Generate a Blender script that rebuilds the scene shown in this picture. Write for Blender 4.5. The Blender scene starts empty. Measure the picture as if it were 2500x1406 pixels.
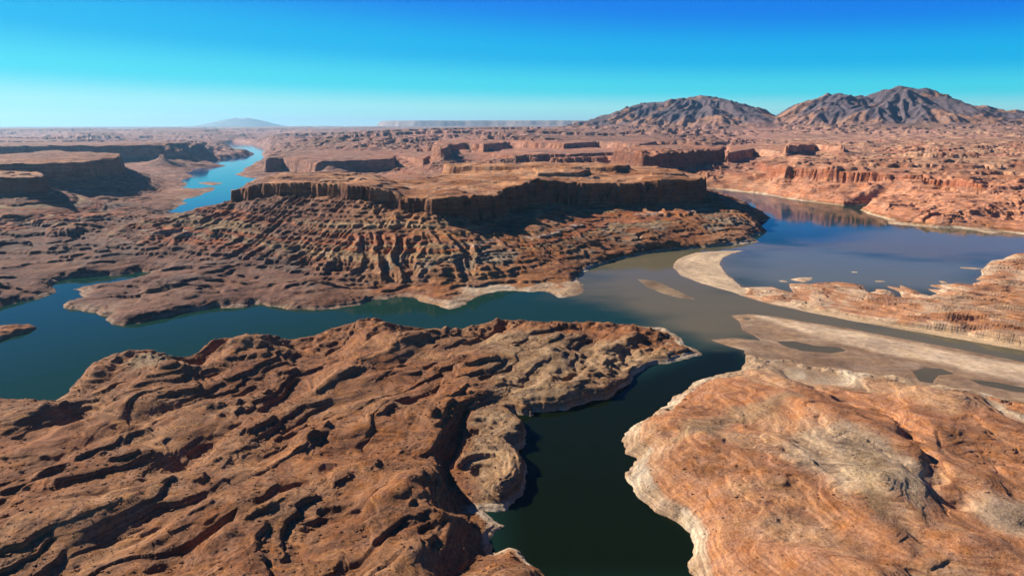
import bpy, math
import numpy as np
from concurrent.futures import ThreadPoolExecutor
f4 = np.float32
R = 1.0      # mesh step: 1 = full detail
POOL = ThreadPoolExecutor(4)
sc = bpy.context.scene

# ------------------------------------------------------------------ camera
CAM_H, PITCH, FPX = 500.0, math.atan((703 - 312) / 1666.0), 1666.0
cam_d = bpy.data.cameras.new('camera'); cam = bpy.data.objects.new('camera', cam_d)
sc.collection.objects.link(cam); sc.camera = cam
cam.location = (0, 0, CAM_H); cam.rotation_euler = (math.pi / 2 - PITCH, 0, 0)
cam_d.sensor_width = 36; cam_d.lens = 36 * FPX / 2500; cam_d.clip_start = 1; cam_d.clip_end = 400000

def at(px, py, z=0.0):
    """map point of a feature seen at photo pixel px,py whose height above the lake is z"""
    a, b = (px - 1250) / FPX, (703 - py) / FPX
    dx, dy, dz = a, math.cos(PITCH) + b * math.sin(PITCH), -math.sin(PITCH) + b * math.cos(PITCH)
    t = (z - CAM_H) / dz
    return (dx * t, dy * t)

# ------------------------------------------------------------------ noise
def par(fn, *arrs):
    n = arrs[0].shape[0]; k = max(1, min(16, n // 40)); ix = np.linspace(0, n, k + 1).astype(int)
    def job(i): return fn(*[a[ix[i]:ix[i + 1]] for a in arrs])
    return np.concatenate(list(POOL.map(job, range(k))), 0)

def _hash(ix, iy, seed):
    h = (ix.astype(np.uint32) * np.uint32(374761393) + iy.astype(np.uint32) * np.uint32(668265263) + np.uint32(seed * 2246822519 & 0xffffffff))
    h ^= h >> np.uint32(15); h *= np.uint32(2246822519); h ^= h >> np.uint32(13); h *= np.uint32(3266489917); h ^= h >> np.uint32(16)
    return h

def _pn(x, y, seed):
    xi = np.floor(x); yi = np.floor(y); fx = (x - xi).astype(f4); fy = (y - yi).astype(f4)
    xi = xi.astype(np.int64); yi = yi.astype(np.int64)
    u = fx * fx * fx * (fx * (fx * 6 - 15) + 10); v = fy * fy * fy * (fy * (fy * 6 - 15) + 10)
    def g(i, j):
        a = (_hash(xi + i, yi + j, seed) & np.uint32(1023)).astype(np.int32)
        return GX[a] * (fx - i) + GY[a] * (fy - j)
    a = g(0, 0); b = g(1, 0); c = g(0, 1); d = g(1, 1)
    return ((a + (b - a) * u) * (1 - v) + (c + (d - c) * u) * v) * f4(1.5)
_t = np.arange(1024) * (2 * math.pi / 1024); GX = np.cos(_t).astype(f4); GY = np.sin(_t).astype(f4)

def pn(x, y, seed=0): return par(lambda a, b: _pn(a, b, seed), x, y)
def fbm(x, y, wl, oct=4, seed=0, gain=.5, ridge=False, cell=None):
    """fractal noise; octaves finer than the mesh cell fade out"""
    def f(a, b, c):
        s = np.zeros(a.shape, f4); am = 1.0; w = wl
        for o in range(oct):
            n = _pn(a / w + 17.3 * o, b / w - 9.1 * o, seed + o)
            if ridge: n = 1 - 2.2 * np.abs(n)
            if cell is not None: n = n * np.clip(w / (c * 2.5) - .6, 0, 1)
            s += am * n; am *= gain; w /= 2.03
        return s
    return par(f, x, y, cell if cell is not None else x)

def sm(a, b, x):
    t = np.clip((x - a) / (b - a), 0, 1); return t * t * (3 - 2 * t)
def lerp(a, b, t): return a + (b - a) * t

# ------------------------------------------------------------------ the map grid: fan of map points, finer close by
segs = [(400, 2000, .0019), (2000, 7500, .0014), (7500, 22000, .0024), (22000, 115000, .008)]
vs = [np.array([math.log(400)])]
for a, b, d in segs:
    n = int((math.log(b) - math.log(a)) / (d * R)); vs.append(np.linspace(math.log(a), math.log(b), n + 1)[1:])
V1 = np.concatenate(vs); UW = 1.2; NU = int(1740 / R); U1 = np.linspace(-UW, UW, NU)
NV = len(V1)
V, U = np.meshgrid(V1, U1, indexing='ij')
Y = np.exp(V); X = U * Y
cellx = (2 * UW / NU) * Y
CELL = np.maximum(cellx, np.gradient(V1)[:, None] * Y).astype(f4)
X = X.astype(f4); Y = Y.astype(f4); U = U.astype(f4); V = V.astype(f4)
K = 3
ci = np.unique(np.append(np.arange(0, NV, K), NV - 1)); cj = np.unique(np.append(np.arange(0, NU, K), NU - 1))
Xc = X[np.ix_(ci, cj)].astype(f4); Yc = Y[np.ix_(ci, cj)].astype(f4); Uc = U[np.ix_(ci, cj)]; Vc = V[np.ix_(ci, cj)]
ri = np.interp(np.arange(NV), ci, np.arange(len(ci))); rj = np.interp(np.arange(NU), cj, np.arange(len(cj)))
_i0 = np.minimum(ri.astype(int), len(ci) - 2); _fi = (ri - _i0).astype(f4)[:, None]
_j0 = np.minimum(rj.astype(int), len(cj) - 2); _fj = (rj - _j0).astype(f4)[None, :]
def up(c):
    a = c[_i0] * (1 - _fi) + c[_i0 + 1] * _fi
    return a[:, _j0] * (1 - _fj) + a[:, _j0 + 1] * _fj

def sdf(poly):
    """signed distance in metres to a closed map polygon, positive inside"""
    P = np.array(poly, f4); Q = np.roll(P, -1, 0)
    def job(xc, yc):
        d2 = np.full(xc.shape, 1e12, f4); ins = np.zeros(xc.shape, bool)
        for (x0, y0), (x1, y1) in zip(P, Q):
            ex, ey = x1 - x0, y1 - y0; wx = xc - x0; wy = yc - y0
            t = np.clip((wx * ex + wy * ey) / (ex * ex + ey * ey + 1e-6), 0, 1)
            d2 = np.minimum(d2, (wx - ex * t) ** 2 + (wy - ey * t) ** 2)
            if y0 != y1:
                c = ((y0 > yc) != (y1 > yc)); c &= xc < (ex * (yc - y0) / ey + x0); ins ^= c
        return np.where(ins, 1, -1) * np.sqrt(d2)
    return up(par(job, Xc, Yc).astype(f4))
def atd(px, py, d):
    """map point and height of a feature seen at px,py that stands d metres ahead"""
    a, b = (px - 1250) / FPX, (703 - py) / FPX
    dy = math.cos(PITCH) + b * math.sin(PITCH); dz = -math.sin(PITCH) + b * math.cos(PITCH)
    return (d * a / dy, d, CAM_H + d * dz / dy)
def P(*pts, z=0.0): return [at(p[0], p[1], p[2] if len(p) > 2 else z) for p in pts]

def rbf(ctrl, extra=()):
    """smooth surface through (px,py,height) and (x,y,height,'w') points"""
    pts = []; val = []
    for c in ctrl:
        x, y = at(c[0], c[1], c[2]); pts.append((x / y, math.log(y))); val.append(c[2])
    for x, y, z in extra: pts.append((x / y, math.log(y))); val.append(z)
    p = np.array(pts); n = len(p); D = np.hypot(*(p[:, None] - p[None]).transpose(2, 0, 1))
    A = np.zeros((n + 3, n + 3)); A[:n, :n] = -D + 1e-3 * np.eye(n); A[:n, n] = 1; A[:n, n + 1:] = p; A[n, :n] = 1; A[n + 1:, :n] = p.T
    w = np.linalg.solve(A, np.array(val + [0, 0, 0]))
    def job(uc, vc):
        s = (w[n] + w[n + 1] * uc + w[n + 2] * vc).astype(f4)
        for i in range(n): s -= f4(w[i]) * np.hypot(uc - f4(p[i, 0]), vc - f4(p[i, 1]))
        return s
    return up(par(job, Uc, Vc))

# ------------------------------------------------------------------ shorelines
A_POLY = P((1345, 1440), (1330, 1400), (1290, 1372), (1268, 1347), (1240, 1340), (1200, 1356), (1196, 1345), (1213, 1300), (1236, 1284), (1205, 1262),
  (1183, 1249), (1238, 1246), (1250, 1228), (1265, 1214), (1280, 1192), (1285, 1150), (1281, 1128), (1262, 1110), (1250, 1100), (1276, 1092),
  (1284, 1072), (1281, 1048), (1265, 1026), (1243, 1008), (1300, 1014), (1288, 1004), (1380, 1003), (1408, 990), (1478, 974), (1530, 945),
  (1545, 922), (1588, 890), (1640, 886), (1680, 875), (1715, 868), (1700, 853), (1672, 842), (1660, 822), (1622, 802), (1560, 792, 5), (1470, 784, 12),
  (1400, 779, 14), (1335, 782, 12), (1265, 766, 26), (1225, 768, 20), (1180, 780, 18), (1140, 790, 16), (1095, 806, 5), (1068, 802, 5), (1030, 792, 14),
  (985, 786, 20), (940, 790, 22), (910, 773, 36), (865, 784, 32), (810, 796, 28), (745, 818, 16), (715, 832, 4), (695, 808, 28), (620, 813, 36), (545, 814, 34),
  (508, 826, 28), (490, 862, 4), (468, 884, 2), (445, 868, 22), (398, 849, 42), (372, 850, 38), (300, 868, 34), (196, 888, 34), (190, 925, 12), (162, 962, 3),
  (125, 948, 26), (30, 958, 24), (-40, 970, 24), (-300, 1010, 24)) + [(-2500, 1250), (-2500, 250), (60, 250), (45, 520)]
B_POLY = P((1696, 1430), (1685, 1400), (1679, 1372), (1690, 1330), (1684, 1300), (1645, 1272), (1600, 1250), (1562, 1217), (1545, 1192), (1530, 1165), (1534, 1140), (1556, 1118),
  (1531, 1108), (1523, 1078), (1540, 1046), (1592, 1018), (1650, 966), (1702, 930), (1765, 912), (1810, 902), (1822, 888), (1814, 863), (1842, 864, 4),
  (1870, 872, 6), (1895, 868, 10), (1930, 869, 8), (1958, 884, 4), (2000, 889, 8), (2045, 893, 6), (2085, 902, 6), (2125, 905, 8), (2150, 915, 3), (2180, 905, 9), (2212, 914, 7),
  (2225, 940, 2), (2260, 938, 7), (2300, 930, 9), (2340, 945, 3), (2375, 943, 8), (2430, 962, 6), (2500, 985, 4), (2640, 1020, 4)) + [(2600, 1220), (2600, 250), (190, 250), (215, 520)]
S_POLY = P((1785, 770), (1835, 767), (1900, 774), (1970, 787), (2060, 799), (2140, 815), (2230, 832), (2340, 852), (2500, 884), (2700, 925)) + \
  [(2600, 1420), (2600, 1150), (1500, 1050)] + P((2500, 1010), (2230, 960), (2000, 905), (1850, 885), (1816, 862), (1820, 856), (1790, 848), (1735, 830), (1790, 825), (1860, 832), (1840, 818), (1812, 805), (1806, 785))
R_POLY = P((1643, 652), (1662, 673), (1720, 694), (1785, 712), (1830, 728), (1880, 742), (1960, 759), (2100, 787), (2250, 812), (2400, 838), (2500, 855), (2680, 895)) + [(2600, 1900)] + \
  P((2680, 608), (2560, 612), (2500, 622), (2462, 626), (2448, 634), (2420, 636), (2408, 648), (2395, 662), (2398, 672), (2380, 683), (2400, 686), (2376, 692), (2384, 704), (2345, 697), (2300, 694), (2266, 696),
  (2310, 708), (2264, 706), (2290, 717), (2258, 726), (2240, 712), (2196, 694), (2200, 704), (2160, 697), (2195, 712), (2205, 727), (2185, 726), (2180, 712), (2138, 705), (2140, 712), (2120, 716), (2106, 697),
  (2060, 694), (2022, 689), (2020, 693), (1970, 693), (1925, 692), (1938, 716), (1905, 707), (1885, 700), (1850, 701), (1812, 702), (1800, 690), (1772, 668), (1757, 645), (1764, 630), (1785, 620), (1818, 612), (1770, 613),
  (1700, 617), (1665, 628), (1647, 641))
N_POLY = [(-9000, 1500)] + P((-300, 800), (0, 749), (62, 735), (100, 728), (136, 713), (122, 694), (165, 680), (215, 676), (290, 672), (345, 664), (392, 667), (350, 680), (327, 690), (260, 696), (182, 706),
  (196, 716), (205, 732), (158, 742), (155, 752), (215, 762), (264, 774), (268, 795), (300, 796), (380, 780), (455, 764), (530, 752), (605, 750), (625, 742), (700, 754), (762, 757), (830, 752), (880, 744), (905, 732),
  (950, 730), (968, 724), (1010, 728), (1030, 736), (1065, 746), (1098, 757), (1142, 740), (1150, 730), (1190, 716), (1240, 710), (1295, 714), (1330, 712), (1350, 718), (1368, 726), (1424, 720), (1424, 704), (1418, 692), (1412, 678),
  (1440, 658), (1500, 636), (1540, 627), (1600, 615), (1700, 606), (1780, 600), (1850, 591), (1838, 580), (1876, 566), (1845, 556), (1852, 545), (1884, 532), (1862, 526), (1835, 512), (1800, 494), (1760, 480), (1722, 470)) + \
  [(1560, 5400), (1500, 5900), (1600, 6050)] + P((1720, 459), (1750, 462), (1810, 468), (1860, 474), (1930, 487), (2000, 496), (2060, 503), (2122, 499), (2103, 513), (2120, 523), (2168, 536), (2170, 547), (2235, 552),
  (2290, 558), (2330, 556), (2380, 562), (2425, 573), (2450, 566), (2520, 575), (2700, 590)) + [(9000, 3400), (150000, 3400), (150000, 130000), (-150000, 130000), (-150000, 1500)]
W_POLY = P((360, 532), (410, 517), (448, 498), (452, 490), (498, 474), (512, 466), (522, 458), (470, 462), (440, 455), (455, 449), (465, 446), (520, 452), (545, 447), (520, 445), (460, 447), (448, 440), (470, 430), (455, 425),
  (468, 414), (498, 410), (555, 405), (470, 402), (440, 398), (520, 392), (610, 380), (622, 377), (585, 372), (560, 362), (545, 352), (570, 347), (600, 350), (640, 358), (648, 366), (640, 378), (652, 392), (625, 400),
  (578, 424), (584, 430), (640, 437), (700, 441), (690, 470), (600, 532))
islands = [  # low sandstone islets and bars in the bay: outline, height
  ('islet', P((1928, 682), (1950, 678), (1985, 677), (1980, 684), (1965, 690), (1945, 686)), 4),
  ('islet', P((1900, 684), (1918, 685), (1928, 690), (1905, 688)), 2),
  ('islet', P((2078, 663), (2095, 663), (2092, 666), (2080, 666)), 1.5),
  ('islet', P((2134, 685), (2162, 686), (2158, 689), (2136, 688)), 2),
  ('islet', P((2290, 685), (2305, 686), (2316, 691), (2300, 692)), 2.5),
  ('islet', P((2342, 652), (2375, 653), (2404, 656), (2380, 658), (2346, 655)), 2),
  ('sandbar', P((1556, 681), (1600, 686), (1640, 703), (1700, 731), (1655, 727), (1612, 714), (1580, 700)), .8),
  ('rock_islet', P((-160, 868), (-40, 842), (0, 832), (45, 818), (78, 808), (92, 800), (74, 792, 4), (40, 796, 5), (0, 796, 6), (-160, 800, 8)), 12)]
sdA, sdB, sdS, sdR, sdN, sdW = map(sdf, (A_POLY, B_POLY, S_POLY, R_POLY, N_POLY, W_POLY))
sdN = np.minimum(sdN, -sdW)
sdI = [sdf(p) for _, p, _ in islands]
# ragged shores
rag = fbm(X, Y, 60, 4, 11, cell=CELL) * 6 + np.clip(fbm(X, Y, 22, 2, 5, cell=CELL), -1, 1) * 2.5
ragf = fbm(X, Y, 420, 4, 12, cell=CELL) * 45 * sm(2600, 6000, Y) * (1 - .75 * sm(.25, .35, U))
sdA = sdA + rag; sdB = sdB + rag; sdR = sdR + rag * .45; sdN = sdN + rag * 1.6 + ragf
land = np.maximum.reduce([sdA, sdB, sdS, sdR, sdN] + sdI)

# ------------------------------------------------------------------ broad heights
base = rbf([
  # left headland
  (0, 1000, 32), (0, 1100, 26), (110, 985, 36), (482, 905, 8), (505, 940, 12), (172, 975, 6), (180, 1010, 12), (716, 846, 8), (730, 870, 14), (1068, 816, 7), (330, 880, 50), (400, 862, 60), (230, 905, 42), (640, 830, 52), (570, 830, 46), (900, 790, 50), (940, 815, 40), (0, 1250, 40), (0, 1400, 45), (300, 890, 44), (250, 960, 26), (350, 1050, 26), (540, 870, 36), (700, 900, 26),
  (850, 850, 34), (500, 980, 26), (600, 1100, 34), (400, 1200, 40), (750, 1000, 30), (900, 1000, 34), (1000, 900, 30), (1250, 790, 28), (1150, 820, 22), (1200, 900, 26), (1400, 800, 20), (1350, 870, 24), (1400, 940, 24),
  (1500, 900, 18), (1600, 840, 11), (1660, 866, 6), (1300, 970, 26), (1200, 985, 14), (1100, 1010, 36), (1240, 1050, 38), (1160, 1060, 16), (1235, 1160, 38), (1170, 1140, 14), (1050, 1080, 42), (1000, 1180, 50), (1060, 1230, 52), (1130, 1250, 12), (1140, 1330, 12), (1000, 1340, 50), (850, 1200, 46), (700, 1300, 50),
  (600, 1400, 50), (900, 1400, 50), (1210, 1230, 10), (1200, 1300, 8), (1260, 1375, 20), (1230, 1400, 26), (1150, 1390, 26), (300, 1350, 46), (200, 1150, 34), (-200, 1200, 40), (1050, 1500, 45), (400, 1550, 50), (-300, 1400, 45),
  # right headland
  (1570, 1060, 26), (1560, 1150, 30), (1700, 1000, 30), (1850, 900, 15), (1900, 960, 34), (2000, 920, 14), (1800, 1060, 40), (1650, 1200, 38), (1750, 1330, 36), (1900, 1200, 46), (2050, 1060, 52), (2130, 1100, 54), (2180, 1180, 50), (2100, 1300, 42), (1900, 1380, 40),
  (2200, 950, 12), (2180, 1010, 40), (2235, 1080, 42), (2320, 1120, 30), (2400, 1000, 20), (2350, 950, 7), (2500, 1040, 18), (2400, 1200, 26), (2330, 1250, 16), (2500, 1300, 16), (2400, 1400, 28), (2700, 1200, 26), (2200, 1400, 38), (2050, 1500, 44), (2700, 1040, 10),
  # mud flat, sandbar
  (1850, 790, 1), (2000, 820, 1.5), (2300, 900, 1.5),
  # sandstone bay shore
  (1690, 650, 2), (1760, 680, 2.5), (1900, 715, 8), (2000, 725, 12), (2100, 750, 14), (2300, 780, 20), (2450, 800, 26), (2480, 680, 16), (2500, 740, 26), (2700, 750, 34),
  # benches below the mesa and badlands at left
  (300, 760, 26), (230, 745, 20), (450, 730, 28), (650, 720, 24), (850, 715, 18), (1000, 705, 16), (1095, 735, 9), (1250, 695, 14), (1390, 708, 8), (700, 680, 34), (500, 700, 26), (300, 715, 20), (600, 640, 50), (760, 640, 48), (950, 650, 46), (1100, 660, 34), (1250, 650, 36), (1400, 640, 28), (1500, 600, 40), (1650, 580, 40), (1780, 560, 32),
  (800, 590, 66), (1000, 580, 72), (1200, 575, 72), (1400, 570, 70), (1600, 550, 66), (1750, 540, 40), (600, 590, 66), (500, 560, 74), (500, 610, 46), (400, 640, 42), (400, 600, 52), (250, 600, 54), (100, 600, 50), (250, 650, 34), (60, 660, 34), (60, 715, 22), (0, 700, 28), (-200, 700, 40), (-200, 600, 56), (400, 560, 70), (250, 550, 72), (80, 550, 72), (430, 535, 60), (300, 520, 70), (100, 530, 78), (-200, 540, 80),
  (350, 490, 26), (400, 470, 16), (300, 470, 34), (250, 480, 50), (400, 430, 40), (460, 390, 20), (500, 370, 24), (620, 340, 60), (150, 460, 50), (700, 425, 40), (850, 435, 45), (1050, 435, 55), (1400, 400, 190), (1600, 410, 90), (450, 395, 25), (330, 400, 40), (200, 388, 60), (150, 500, 60), (60, 500, 66), (300, 440, 40),
  # right far bank
  (1900, 470, 20), (2050, 470, 50), (1850, 440, 40), (1900, 420, 80), (2100, 440, 110), (2200, 500, 50), (2300, 470, 66), (2400, 520, 50), (2200, 540, 12), (2400, 560, 10), (2500, 540, 18), (2500, 490, 42), (2700, 540, 60), (2100, 400, 215), (2300, 420, 205), (2500, 430, 200), (2700, 450, 190), (2000, 380, 205), (1850, 400, 60), (1880, 365, 190), (2300, 380, 270), (2500, 380, 270), (2100, 350, 280), (2400, 340, 340), (1900, 340, 300), (2200, 325, 400),
  # plateau behind the mesas, rising to the mountains
  (800, 400, 150), (900, 360, 230), (900, 335, 330), (800, 345, 250), (1100, 324, 400), (700, 350, 190), (1300, 345, 280), (1300, 325, 390), (1200, 375, 150), (1400, 370, 170), (1500, 345, 250), (1600, 325, 400), (1700, 320, 430),
  (500, 340, 150), (300, 340, 190), (100, 340, 190), (300, 326, 260), (600, 328, 240), (100, 322, 300), (700, 322, 280)],
  extra=[(-2300, 6600, 25), (-1900, 6700, 25), (-1500, 6750, 25), (-1150, 6750, 25), (-900, 6750, 30), (-2000, 7300, 30), (-1300, 7300, 30), (1500, 6300, 40), (1800, 6400, 50), (2100, 6700, 60), (2300, 17000, 440), (6000, 15000, 460), (9000, 14500, 480), (11500, 14500, 480), (400, 18000, 420), (-3000, 3000, 100), (-4000, 5200, 90), (-12000, 13000, 200), (-30000, 40000, 320), (0, 40000, 470), (30000, 40000, 560), (-60000, 80000, 430), (0, 80000, 640), (60000, 80000, 620), (-90000, 112000, 560), (0, 112000, 640), (90000, 112000, 700), (20000, 22000, 520), (12000, 12500, 400), (5000, 5200, 240)])

# wobble used to bend every outline
wx = fbm(X, Y, 190, 3, 31, cell=CELL); wy = fbm(X, Y, 190, 3, 41, cell=CELL)
nearA = sm(-30, 30, sdA); nearB = sm(-30, 30, sdB); onR = sm(-30, 30, np.maximum(sdR, sdI[0])); onN = sm(-60, 30, sdN); onS = sm(-6, 4, sdS) * (1 - nearA) * (1 - sm(-4, 4, sdB)) * (1 - sm(-4, 4, sdR))
dist = np.hypot(X, Y)

# --- headland ridges and draws: long swells running away from the camera
def swell(ax, lw, ww, seed, warp):
    c, s = math.cos(ax), math.sin(ax)
    a = (X * c - Y * s) + warp * wx; b = (X * s + Y * c) + warp * wy
    return fbm(a / ww * 100, b / lw * 100, 100, 3, seed, .35)
ridA = swell(.42, 330, 95, 51, 30)
ridA2 = fbm(X + 20 * wx, Y + 20 * wy, 170, 4, 61, .45, cell=CELL)
ridB = swell(-.6, 420, 150, 71, 40)
def scarps(ax, wid, seed, drop=.1, warp=1.3):
    c, s = math.cos(ax), math.sin(ax)
    p = (X * c - Y * s + 30 * wx + 16 * ridA2) / wid + warp * fbm(X, Y, 520, 2, seed) + .16 * pn(X / 45, Y / 45, seed + 5)
    fr = p - np.floor(p); k = (_hash(np.floor(p).astype(np.int64), np.floor(p).astype(np.int64) * 0, seed) & np.uint32(255)).astype(f4) / 255
    am = sm(-.25, .3, fbm(X + 900 * k, Y, 300, 2, seed + 9))
    return (np.where(fr < 1 - drop, fr / (1 - drop), (1 - fr) / drop) - .5) * am * (.5 + .5 * k)
scA = scarps(.52, 72, 411, .12); scA2 = scarps(.35, 38, 431, .14, 2.); scB = scarps(-.5, 120, 451, .08)
hA = base + (ridA * 18 + ridA2 * 12 + scA * 7) * sm(4, 60, sdA)
hB = base + (ridB * 21 + ridA2 * 9 + scB * 4) * sm(4, 60, sdB)
def pdist(*p): return np.abs(sdf(P(*p) + P(*p[::-1])))
hA = hA + sm(170, 40, sdA) * sm(10, 40, sdA) * sm(1150, 1350, Y) * sm(500, 300, X) * fbm(X, Y, 100, 4, 79, .55, cell=CELL) * 20
rav = pdist((1955, 903, 20), (2030, 958, 24), (2110, 975, 28), (2185, 988, 30), (2212, 1035, 34), (2238, 1090, 36), (2268, 1125, 36), (2296, 1180, 34), (2335, 1235, 26)) + 7 * wx + 8 * wy
hB = hB + sm(60, 22, sdB) * sm(950, 1150, Y) * fbm(X, Y, 30, 3, 81, .6) * 6
ravB = np.exp(-(rav / 95) ** 2)
hB = hB - 12 * np.exp(-(rav / 13) ** 2) * sm(-.6, .2, fbm(X, Y, 70, 2, 77))
rav = pdist((1135, 995, 26), (1112, 1040, 30), (1085, 1100, 32), (1098, 1160, 30), (1140, 1215, 18)) + 5 * wx
hA = hA - 17 * np.exp(-(rav / 11) ** 2)
rav = pdist((700, 1060, 30), (820, 1010, 30), (940, 985, 28), (1090, 975, 26)) + 8 * wx
hA = hA - 7 * np.exp(-(rav / 12) ** 2)
raw = base.copy()
raw = lerp(raw, hA, nearA); raw = lerp(raw, hB, nearB)
ridR = swell(-1.15, 240, 60, 81, 30); scR = scarps(-1.1, 55, 481, .2)
fins = (1 - 2.4 * np.abs(pn((X * .42 + Y * .9 + 14 * wx) / 30, (X * .9 - Y * .42) / 130, 87))) * sm(-.3, .3, fbm(X, Y, 180, 2, 89))
raw = lerp(raw, base + (ridR * 9 + scR * 8 + fins * 7) * sm(2, 30, sdR), onR * (1 - nearB))
# middle ground hummocks
mid = onN * (1 - sm(4200, 7000, dist))
hum = fbm(X + 60 * wx, Y + 60 * wy, 300, 5, 91, .42, cell=CELL)
# far country: stacked mesas cut by canyons
far = onN * sm(3800, 7500, dist) * (1 - sm(60000, 90000, Y))
n1 = lerp(fbm(X * .6 + 500 * wx, Y + 500 * wy, 2300, 4, 101, .32), fbm(X + 900 * wx, Y + 900 * wy, 6000, 6, 103, .5), sm(11000, 26000, dist))
lowW = sm(0, 900, -sdf(W_POLY))
steps = sm(-.02, .03, n1 - .02) * 60 + sm(-.02, .03, n1 - .3) * 50 - sm(.03, -.02, n1 + .3) * 40 + n1 * 20
leftside = 1 - sm(-.35, -.05, U + .12 * wx)
steps = steps * (1 - .97 * leftside * (1 - sm(9800, 13500, dist))) * (1 - .9 * sm(-.45, -.38, U) * sm(0, -.08, U) * (1 - sm(7000, 8000, dist)))
raw = raw + far * lowW * steps * lerp(.85, 1.25, leftside) * (1 - .6 * sm(.25, .4, U) * (1 - sm(14000, 18000, dist)))
raw = raw + far * (fbm(X * .4, Y, 620, 5, 111, .45, cell=CELL) * 13 * lowW)

# ------------------------------------------------------------------ mesas
fl = fbm(X, Y, 130, 3, 121, .55, cell=CELL); flute = 1 - 2 * np.abs(pn(X / 34, Y / 34, 127)); big = fbm(X, Y, 520, 2, 131)
fl2 = fbm(X, Y, 70, 3, 129, .55, cell=CELL)
def mesa(h, poly, ztop, cliff, talus, scal=1.0, L=0, bump=6.0, w=.22, flt=1.0):
    s0 = sdf(poly); vis = s0 > -(talus * 5 + 300 * scal)
    s = s0 + scal * (big * 16 + fl * 18 + (fl2 * 12 if flt > 1.5 else 0) + flute * 6 * flt * np.clip(14 / CELL, 0, 1))
    top = np.maximum(ztop + bump * (hum + .5 * big) + np.minimum(np.maximum(s, 0) * .03, 9), np.minimum(h, ztop + 120))
    cw = cliff * w
    face = ztop - cliff * np.clip(-s / cw, 0, 1)
    foot = ztop - cliff
    so = np.maximum(-s - cw, 0)
    prof = np.exp(-so / talus) if isinstance(L, int) and L == 0 else np.clip(1 - so / L, 0, 1) ** 1.15
    tal = h + np.maximum(foot - h, 0) * prof
    out = np.where(s > 0, top, np.where(s > -cw, np.maximum(face, tal), tal))
    return np.where(vis, np.maximum(out, h), h), s
MESAS = []
def add_mesa(name, *a, **k):
    global raw
    raw, s = mesa(raw, *a, **k); MESAS.append((name, s)); return s
# great mesa in the middle
RIM = [atd(*q) for q in ((574, 463, 3050), (640, 447, 3000), (700, 440, 2960), (800, 444, 2900), (880, 452, 2830), (950, 467, 2760), (1000, 479, 2690), (1060, 483, 2650), (1120, 480, 2710), (1200, 470, 2880),
  (1265, 452, 3120), (1310, 434, 3380), (1400, 440, 3480), (1530, 447, 3520), (1600, 441, 3560), (1660, 438, 3620), (1700, 438, 3640))]
zM = np.interp(U, [q[0] / q[1] for q in RIM], [q[2] for q in RIM]).astype(f4) - 3
sM = add_mesa('mesa', [q[:2] for q in RIM] + P((1708, 428), (1690, 412), (1600, 402), (1450, 398), (1250, 402), (1100, 418), (1000, 434), (880, 436), (700, 433), (600, 452), z=245),
  zM, lerp(54, 112, sm(-.14, .02, U)).astype(f4), 190, scal=1.15, flt=1.8, bump=12, L=lerp(560, 470, sm(-.1, .1, U)).astype(f4))
add_mesa('mesa', [atd(*q)[:2] for q in ((1312, 426, 3620), (1332, 421, 3640), (1388, 421, 3660), (1412, 428, 3680), (1440, 431, 3900), (1420, 424, 4100), (1330, 414, 4200), (1180, 412, 4300), (1100, 410, 4400), (1085, 404, 4700), (1180, 400, 4800), (1300, 404, 4500))], 276, 26, 30, scal=.3)
add_mesa('mesa', P((1300, 398), (1390, 401), (1500, 402), (1540, 396), (1460, 390), (1320, 391), z=285), 285, 30, 40, scal=.5)
add_mesa('mesa', [atd(*q)[:2] for q in ((1590, 430, 3800), (1640, 428, 3820), (1672, 430, 3900), (1660, 424, 4100), (1600, 424, 4050))], 250, 14, 20, scal=.3)
# second mesa, behind to the left, with its sunlit prow
sM2 = add_mesa('mesa', P((648, 386), (690, 383), (735, 388), (770, 393), (850, 391), (958, 388), (966, 380), (1035, 391), (1050, 384), (1130, 384), (1160, 372), (1150, 352), (1000, 358), (900, 362), (780, 366), (700, 371), (655, 374), z=178), 182, 150, 120, scal=.6, L=70)
# third, across the river behind the great mesa
sM3 = add_mesa('mesa', [atd(*q)[:2] for q in ((1570, 398, 6500), (1604, 390, 6450), (1624, 372, 6550), (1690, 363, 6800), (1735, 367, 7100), (1762, 380, 7200), (1765, 372, 7700), (1740, 360, 8200), (1690, 350, 8800), (1560, 362, 8400), (1500, 385, 7200))], 292, 165, 160, scal=.6, L=330)
# left side mesas
sL1 = add_mesa('mesa', [atd(*q)[:2] for q in ((-500, 430, 3700), (0, 424, 3700), (60, 423, 3690), (100, 424, 3700), (112, 428, 3900), (90, 418, 4150), (0, 416, 4300), (-500, 420, 4300))], 250, 85, 110, scal=.35, L=290)
sL2 = add_mesa('mesa', P((-400, 410), (0, 398), (120, 396), (200, 392), (250, 387), (287, 382), (292, 374), (215, 370), (180, 371), (135, 366), (70, 372), (0, 376), (-400, 380), z=275), 278, 125, 170, scal=.6, L=330)
sL3 = add_mesa('mesa', [atd(*q)[:2] for q in ((-200, 357, 8800), (40, 354, 9000), (150, 355, 9100), (270, 356, 9200), (330, 360, 9250), (390, 360, 9350), (440, 357, 9400), (500, 357, 9500), (540, 358, 9650), (550, 354, 10000), (535, 348, 11000), (440, 346, 11500), (300, 346, 11500), (-200, 346, 11000))], 272, 150, 230, scal=.9, L=260)
add_mesa('mesa', P((388, 380), (402, 380), (400, 377), (390, 377), z=170), 175, 30, 160, scal=.2)
add_mesa('mesa', P((1078, 362), (1095, 352), (1140, 348), (1180, 352), (1240, 345), (1380, 350), (1460, 345), (1560, 352), (1620, 342), (1500, 334), (1100, 336), (1060, 350), z=300), 300, 90, 260, scal=2.2)
add_mesa('mesa', P((1190, 372), (1260, 378), (1390, 376), (1500, 372), (1560, 378), (1580, 366), (1450, 360), (1250, 362), z=225), 225, 80, 160, scal=2)
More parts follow.
